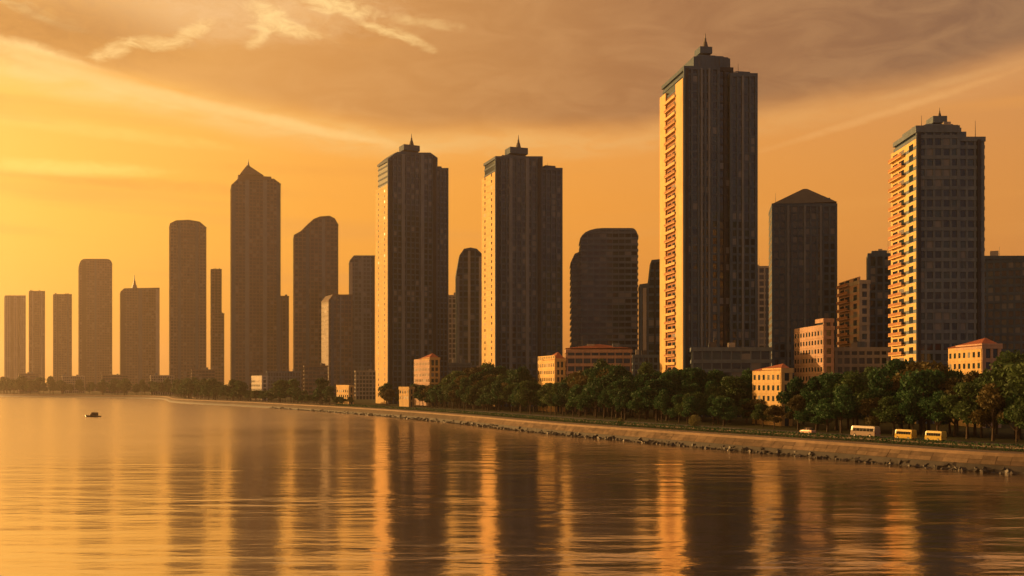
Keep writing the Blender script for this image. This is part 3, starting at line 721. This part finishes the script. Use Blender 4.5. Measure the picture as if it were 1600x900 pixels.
TOP = [(-200, 586), (0, 589), (250, 592), (330, 591), (450, 589), (560, 590), (640, 588), (700, 578), (780, 575), (840, 586), (900, 574), (960, 570), (1060, 582), (1110, 574),
       (1160, 574), (1185, 606), (1235, 606), (1250, 588), (1330, 584), (1390, 572), (1440, 566), (1480, 570), (1560, 566), (1640, 552), (1900, 545)]
SEGS = [(-999, 80, 'at the far left edge of the skyline'), (80, 185, 'below the round-shouldered tower'), (185, 260, 'below the low block with the tiny mast'),
        (260, 355, 'below the curved-roof brown tower'), (355, 450, 'below the slant-capped skyscraper'), (450, 590, 'below the swept-roof tower'),
        (590, 700, 'below the centre-left spired skyscraper'), (700, 770, 'between the two central spired skyscrapers'), (770, 885, 'below the stepped central skyscraper'),
        (885, 995, 'below the round-topped office block'), (995, 1075, 'below the gold side of the tallest skyscraper'), (1075, 1200, 'below the dark front of the tallest skyscraper'),
        (1200, 1305, 'below the hip-roofed office tower'), (1305, 1395, 'below the pink apartment block'), (1395, 1480, 'below the red-balconied tower'), (1480, 2500, 'at the right edge of the tree belt')]
# footprints of low sunlit houses: keep their sunny side open
LOWB = [(312, 1178, 1236, 12.5), (468, 842, 884, 17), (600, 648, 688, 16), (800, 394, 417, 12), (650, 527, 552, 9), (575, 625, 646, 8), (372, 1243, 1301, 26), (300, 1484, 1566, 20)]
def plant_trees():
    rnd = random.Random(11); n = 0
    # walk the bank at even steps
    arc = [0.0]
    for a, b in zip(SHORE, SHORE[1:]): arc.append(arc[-1] + (b - a).length)
    rows = [(40.5, 6.2, 0.74), (49, 6.6, 0.92), (58, 7.6, 1.0), (69, 9.0, 1.0)]
    for w0, stepm, hk in rows:
        s = arc[0] + rnd.uniform(0, stepm); i = 0
        while s < arc[-1]:
            while i < len(arc) - 2 and arc[i + 1] < s: i += 1
            t = (s - arc[i]) / (arc[i + 1] - arc[i]); P = SHORE[i].lerp(SHORE[i + 1], t); N = NORM[i].lerp(NORM[i + 1], t)
            dist = P.y
            far = dist > 600
            s += stepm * rnd.uniform(0.75, 1.3) * (1.1 if dist < 560 else 1.6 if not far else 2.4 if dist < 800 else 3.4)
            if P.y < 60 or P.y > 1600: continue
            w = w0 if not far else w0 * 0.55 - 8
            p = P + N * (w + rnd.uniform(-2.5, 2.5)); px = 800 + F * p.x / p.y
            if px < -60 or px > 1680: continue
            if far and w0 > 60: continue
            h = (CAMH + (HOR - interp(TOP, px)) / F * p.y - GZ) * hk * rnd.uniform(0.72, 1.12)
            skip = False
            for bd, a, b, zc in LOWB:
                bx = ((a + b) / 2 - 800) / F * bd; q = Vector((p.x - bx, p.y - bd))
                along = q.x * SUNV.x + q.y * SUNV.y; across = abs(q.x * SUNV.y - q.y * SUNV.x)
                if across < 15 and -6 < along < 60: h = min(h, max(4.0, zc - 5.0 + along * 0.1) * rnd.uniform(.85, 1.0))
                if a - 8 < px < b + 8 and p.y < bd: h = min(h, max(4.0, zc - 4.0))
                if q.length < 11: skip = True
            if h < 3.5 or skip: continue
            for lo, hi, where in SEGS:
                if lo <= px < hi:
                    kind = ('low front-row tree on the bank ' if w0 < 45 else 'taller tree in the rear of the belt ' if w0 > 55 else 'mid-row tree of the bank belt ') + where
                    if px < 590: kind = ('small dark tree on the far bank ' if w0 < 45 else 'dark tree behind the bank row ') + where
                    tree(p.x, p.y, h, kind, kind.replace('tree', 'trees', 1), rnd, far); n += 1; break
    print('trees', n)
plant_trees()

# low clipped hedge between promenade and footpath
def hedge():
    rnd = random.Random(5); mb = MB()
    for i in range(len(SHORE) - 1):
        a, b = off(i, 12.5), off(i + 1, 12.5)
        if a.length > 620 or a.y < 70: continue
        L = (b - a).length; u = (b - a) / L
        for k in range(int(L * 26)):
            p = a + u * rnd.uniform(0, L) + NORM[i] * rnd.uniform(-1.3, 1.3); z = GZ + 1.25 * rnd.random() ** 0.6
            n = Vector((rnd.gauss(0, 1), rnd.gauss(0, 1), rnd.gauss(0, 1))).normalized(); w = n.orthogonal().normalized(); w2 = n.cross(w); s = rnd.uniform(.12, .3)
            c = Vector((p.x, p.y, z)); mb.add([c - w * s, c + w2 * s * .6, c + w * s, c - w2 * s * .6], [(0, 1, 2, 3)])
    o = mb.build('hedge', LEAF[0]); tag(o, 'low dark hedge running along the promenade above the embankment', 'hedge', kind='stuff')
hedge()
# one pale green bush on the promenade
def bush(px, d, h, label):
    rnd = random.Random(int(px)); o = empty('bush', ((px - 800) / F * d, d, GZ)); tag(o, label, 'bush')
    st = MB(); cr = MB()
    for i in range(7):
        a = i * 0.9; st.tube((0, 0, -0.1), (h * .3 * math.cos(a), h * .3 * math.sin(a), h * .6), 0.05, 0.02, 5)
    for i in range(900):
        dv = Vector((rnd.gauss(0, 1), rnd.gauss(0, 1), rnd.gauss(0, 1))).normalized() * (rnd.random() ** .4)
        p = Vector((dv.x * h * .48, dv.y * h * .48, h * .55 + dv.z * h * .47)); a = Vector((rnd.gauss(0, 1), rnd.gauss(0, 1), rnd.gauss(0, 1))).normalized(); b = a.orthogonal().normalized(); s = .2
        cr.add([p - a * s, p + b * s * .6, p + a * s, p - b * s * .6], [(0, 1, 2, 3)])
    st.build('stem', BARK, o); cr.build('foliage', LEAF_PALE, o)
LEAF_PALE = leaf_mat('leaves_pale', (0.16, 0.15, 0.05), (0.30, 0.27, 0.09))
bush(1086, 292, 4.0, 'pale yellow-green bush on the bank below the tallest skyscraper')
bush(970, 318, 2.2, 'low pale bush on the bank below the round-topped office block')

# ------------------------------------------------------------------ vehicles on the bank road
TYRE = plain_mat('tyre_rubber', (0.02, 0.02, 0.02), 0.8); HUB = plain_mat('wheel_hub', (0.35, 0.34, 0.33), 0.35, 0.7)
CGLASS = plain_mat('vehicle_glass', (0.02, 0.022, 0.024), 0.05); LAMP = plain_mat('lamp_lens', (0.6, 0.55, 0.45), 0.15); TAIL = plain_mat('tail_lens', (0.35, 0.02, 0.015), 0.2)
def paint(name, col):
    m = plain_mat(name, col, 0.28); m.node_tree.nodes['Principled BSDF'].inputs['Coat Weight'].default_value = 0.6
    return m
def loft(sections):
    """sections: list of (x, half_width, z0, z1, inset at top)"""
    v = []; f = []
    for x, hw, z0, z1, ins in sections:
        zm = z0 + (z1 - z0) * .55
        v += [(x, -hw * .94, z0), (x, -hw, zm), (x, -hw + ins, z1), (x, hw - ins, z1), (x, hw, zm), (x, hw * .94, z0)]
    for k in range(len(sections) - 1):
        for j in range(6): f.append((6 * k + j, 6 * k + (j + 1) % 6, 6 * k + 6 + (j + 1) % 6, 6 * k + 6 + j))
    f += [tuple(range(6)), tuple(range(6 * len(sections) - 1, 6 * len(sections) - 7, -1))]
    return v, f
def vehicle(name, label, cat, px, d, rz, mat, bus=False, z=GZ + 0.010):
    o = empty(name, ((px - 800) / F * d, d, z), rz); tag(o, label, cat)
    if bus:
        L, hw, rw = 7.6, 1.05, 0.40
        S = [(-3.8, .98, .45, 2.0, .12), (-3.7, 1.05, .38, 2.55, .16), (-3.2, 1.05, .35, 2.68, .18), (3.0, 1.05, .35, 2.68, .18), (3.5, 1.05, .36, 2.45, .2), (3.78, .98, .45, 1.35, .1), (3.85, .94, .5, 1.1, .1)]
        v, f = loft(S); mesh_obj('body', v, f, mat, o)
        for s in (-1, 1):
            for k in range(6): box('window', -3.3 + k * 1.06, -2.38 + k * 1.06, s * 1.055 - .02, s * 1.055 + .02, 1.42, 2.15, CGLASS, o)
        mesh_obj('windscreen', [(3.56, -.85, 2.38), (3.56, .85, 2.38), (3.80, .9, 1.4), (3.80, -.9, 1.4)], [(0, 1, 2, 3)], CGLASS, o)
        wx = (-2.3, 2.4); fx = 3.84; bx_ = -3.8
    else:
        hw, rw = 0.88, 0.32
        S = [(-2.2, .76, .45, .80, .06), (-2.12, .84, .30, .96, .08), (-1.5, .88, .24, 1.02, .08), (0.9, .88, .24, .98, .08), (1.9, .84, .26, .84, .1), (2.18, .74, .36, .70, .08)]
        v, f = loft(S); mesh_obj('body', v, f, mat, o)
        C = [(-1.75, .74, .96, 1.02, .05), (-1.15, .80, .97, 1.45, .22), (-.1, .80, .97, 1.50, .24), (.45, .80, .97, 1.44, .24), (1.15, .76, .94, .99, .05)]
        v, f = loft(C); mesh_obj('cabin', v, f, CGLASS, o)
        mesh_obj('roof', *loft([(-1.2, .60, 1.43, 1.475, .04), (-.1, .60, 1.47, 1.53, .04), (.46, .59, 1.42, 1.465, .04)]), mat, o)
        for s in (-1, 1):
            for x0, x1 in ((-.36, -.26),): box('door_pillar', x0, x1, s * .74 - .05, s * .74 + .05, .96, 1.46, mat, o)
        wx = (-1.35, 1.35); fx = 2.14; bx_ = -2.2
    for x in wx:
        for s in (-1, 1):
            mb = MB(); mb.tube((0, s * (hw - .2), 0), (0, s * (hw + .02), 0), rw, rw, 14); w_ = mb.build('wheel', TYRE, o); w_.location = (x, 0, rw)
            mb = MB(); mb.tube((0, s * (hw + .0), 0), (0, s * (hw + .035), 0), rw * .6, rw * .55, 12); mb.build('rim', HUB, w_)
    for s in (-1, 1):
        box('headlight', fx - .12, fx + .05, s * hw * .62 - .16, s * hw * .62 + .16, .58 if not bus else .75, .72 if not bus else .95, LAMP, o)
        box('tail_light', bx_ - .03, bx_ + .1, s * hw * .72 - .12, s * hw * .72 + .12, .66 if not bus else .9, .82 if not bus else 1.2, TAIL, o)
    return o
def shore_dir(px, w):
    best = min(range(len(SHORE)), key=lambda i: abs((800 + F * off(i, w).x / max(1, off(i, w).y)) - px) + (1e6 if off(i, w).y < 20 else 0))
    a, b = off(max(0, best - 1), w), off(min(len(SHORE) - 1, best + 1), w)
    t = (b - a).normalized(); p0, p1 = off(best - 1, w), off(best + 1, w)
    # exact point on the offset line for this column
    k = (px - 800) / F; den = (p1.x - p0.x) - k * (p1.y - p0.y); q = (k * p0.y - p0.x) / den
    p = p0.lerp(p1, q)
    return p, math.atan2(t.y, t.x)
for nm, lab, cat, px, w, mt, bus in (
        ('car', 'peach car parked alone on the bank road below the pink apartment blocks', 'car', 1262, 28.2, paint('paint_peach', (0.80, 0.50, 0.34)), False),
        ('minibus', 'pale minibus on the bank road left of the two yellow vans', 'minibus', 1352, 28.6, paint('paint_pale', (0.33, 0.25, 0.19)), True),
        ('van', 'left one of the two yellow vans on the bank road', 'van', 1415, 28.2, paint('paint_yellow', (0.62, 0.42, 0.06)), 0.64),
        ('van', 'right one of the two yellow vans, nearest the right edge', 'van', 1462, 28.2, paint('paint_amber', (0.60, 0.43, 0.07)), 0.6)):
    p, a = shore_dir(px, w)
    o = vehicle(nm, lab, cat, px, p.y, a + math.pi, mt, bool(bus))
    if nm == 'van': o.scale = (bus, 0.88, 0.86)

# ------------------------------------------------------------------ boats
HULL = paint('hull_dark', (0.05, 0.04, 0.035)); DECK = wall_mat('boat_deck', (0.09, 0.055, 0.035), 0.7, 0.2)
def boat(px, py, L, label, cabin):
    d = CAMH * F / (py - HOR); o = empty('boat', ((px - 800) / F * d, d, 0.0), R(172)); tag(o, label, 'boat')
    n = 10; v = []; f = []
    for i in range(n + 1):
        t = i / n; x = (t - .5) * L; w = L * .15 * math.sin(math.pi * min(1, (1 - t) * 1.0 + 0.02) ** .6) if t > .45 else L * .148 * (0.86 + .14 * t / .45)
        w = max(w, 0.03); sh = .55 + .45 * max(0, t - .4) ** 1.6 * 2
        v += [(x, -w, sh), (x * .97, -w * .55, -.3), (x * .97, w * .55, -.3), (x, w, sh)]
        if i:
            q = 4 * i
            for j in range(3): f.append((q - 4 + j, q + j, q + j + 1, q - 3 + j))
    f += [(0, 1, 2, 3)]
    mesh_obj('hull', v, f, HULL, o)
    dv = []; df = []
    for i in range(n + 1): dv += [(v[4 * i][0], v[4 * i][1] * .97, v[4 * i][2] - .08), (v[4 * i + 3][0], v[4 * i + 3][1] * .97, v[4 * i + 3][2] - .08)]
    for i in range(n): df.append((2 * i, 2 * i + 2, 2 * i + 3, 2 * i + 1))
    mesh_obj('deck', dv, df, DECK, o)
    if cabin:
        hw = L * .105; vs, fs = loft([(-L * .30, hw, .5, 2.1, .12), (L * .02, hw, .5, 2.15, .12), (L * .12, hw * .9, .5, 1.2, .1)]); mesh_obj('cabin', vs, fs, DECK, o)
        for s in (-1, 1):
            for k in range(3): box('window', -L * .27 + k * L * .09, -L * .27 + k * L * .09 + L * .065, s * hw - .03, s * hw + .03, 1.2, 1.65, CGLASS, o)
        box('cabin_roof', -L * .33, L * .05, -hw - .1, hw + .1, 2.155, 2.25, HULL, o)
        mb = MB(); mb.tube((-L * .1, 0, 2.2), (-L * .1, 0, 3.9), .05, .03, 6); mb.build('mast', STEEL, o)
    else:
        box('thwart', -.25, .05, -L * .13, L * .13, .42, .48, DECK, o)
        mb = MB(); mb.box(-L * .5 - .25, -L * .5 + .1, -.16, .16, .2, .95); mb.build('outboard_motor', STEEL, o)
boat(145, 651.5, 8.0, 'small dark cabin boat on the open water at the left', True)

# ------------------------------------------------------------------ haze
def haze():
    top = 300.0
    o = mesh_obj('haze', box_v(-9100, 9100, -1900, 9100, -3.0, top), CUBE_F, bpy.data.materials.new('haze_air'))
    m = o.data.materials[0]; m.use_nodes = True; w = NT(m.node_tree); w.n.clear()
    pv = w.node('ShaderNodeVolumePrincipled'); pv.inputs['Color'].default_value = (0.90, 0.73, 0.62, 1); pv.inputs['Density'].default_value = 0.00014
    pv.inputs['Anisotropy'].default_value = 0.75
    out = w.node('ShaderNodeOutputMaterial'); w.l.new(pv.outputs[0], out.inputs['Volume'])
    tag(o, 'warm evening haze filling the air over river and city', 'haze', kind='stuff')
haze()
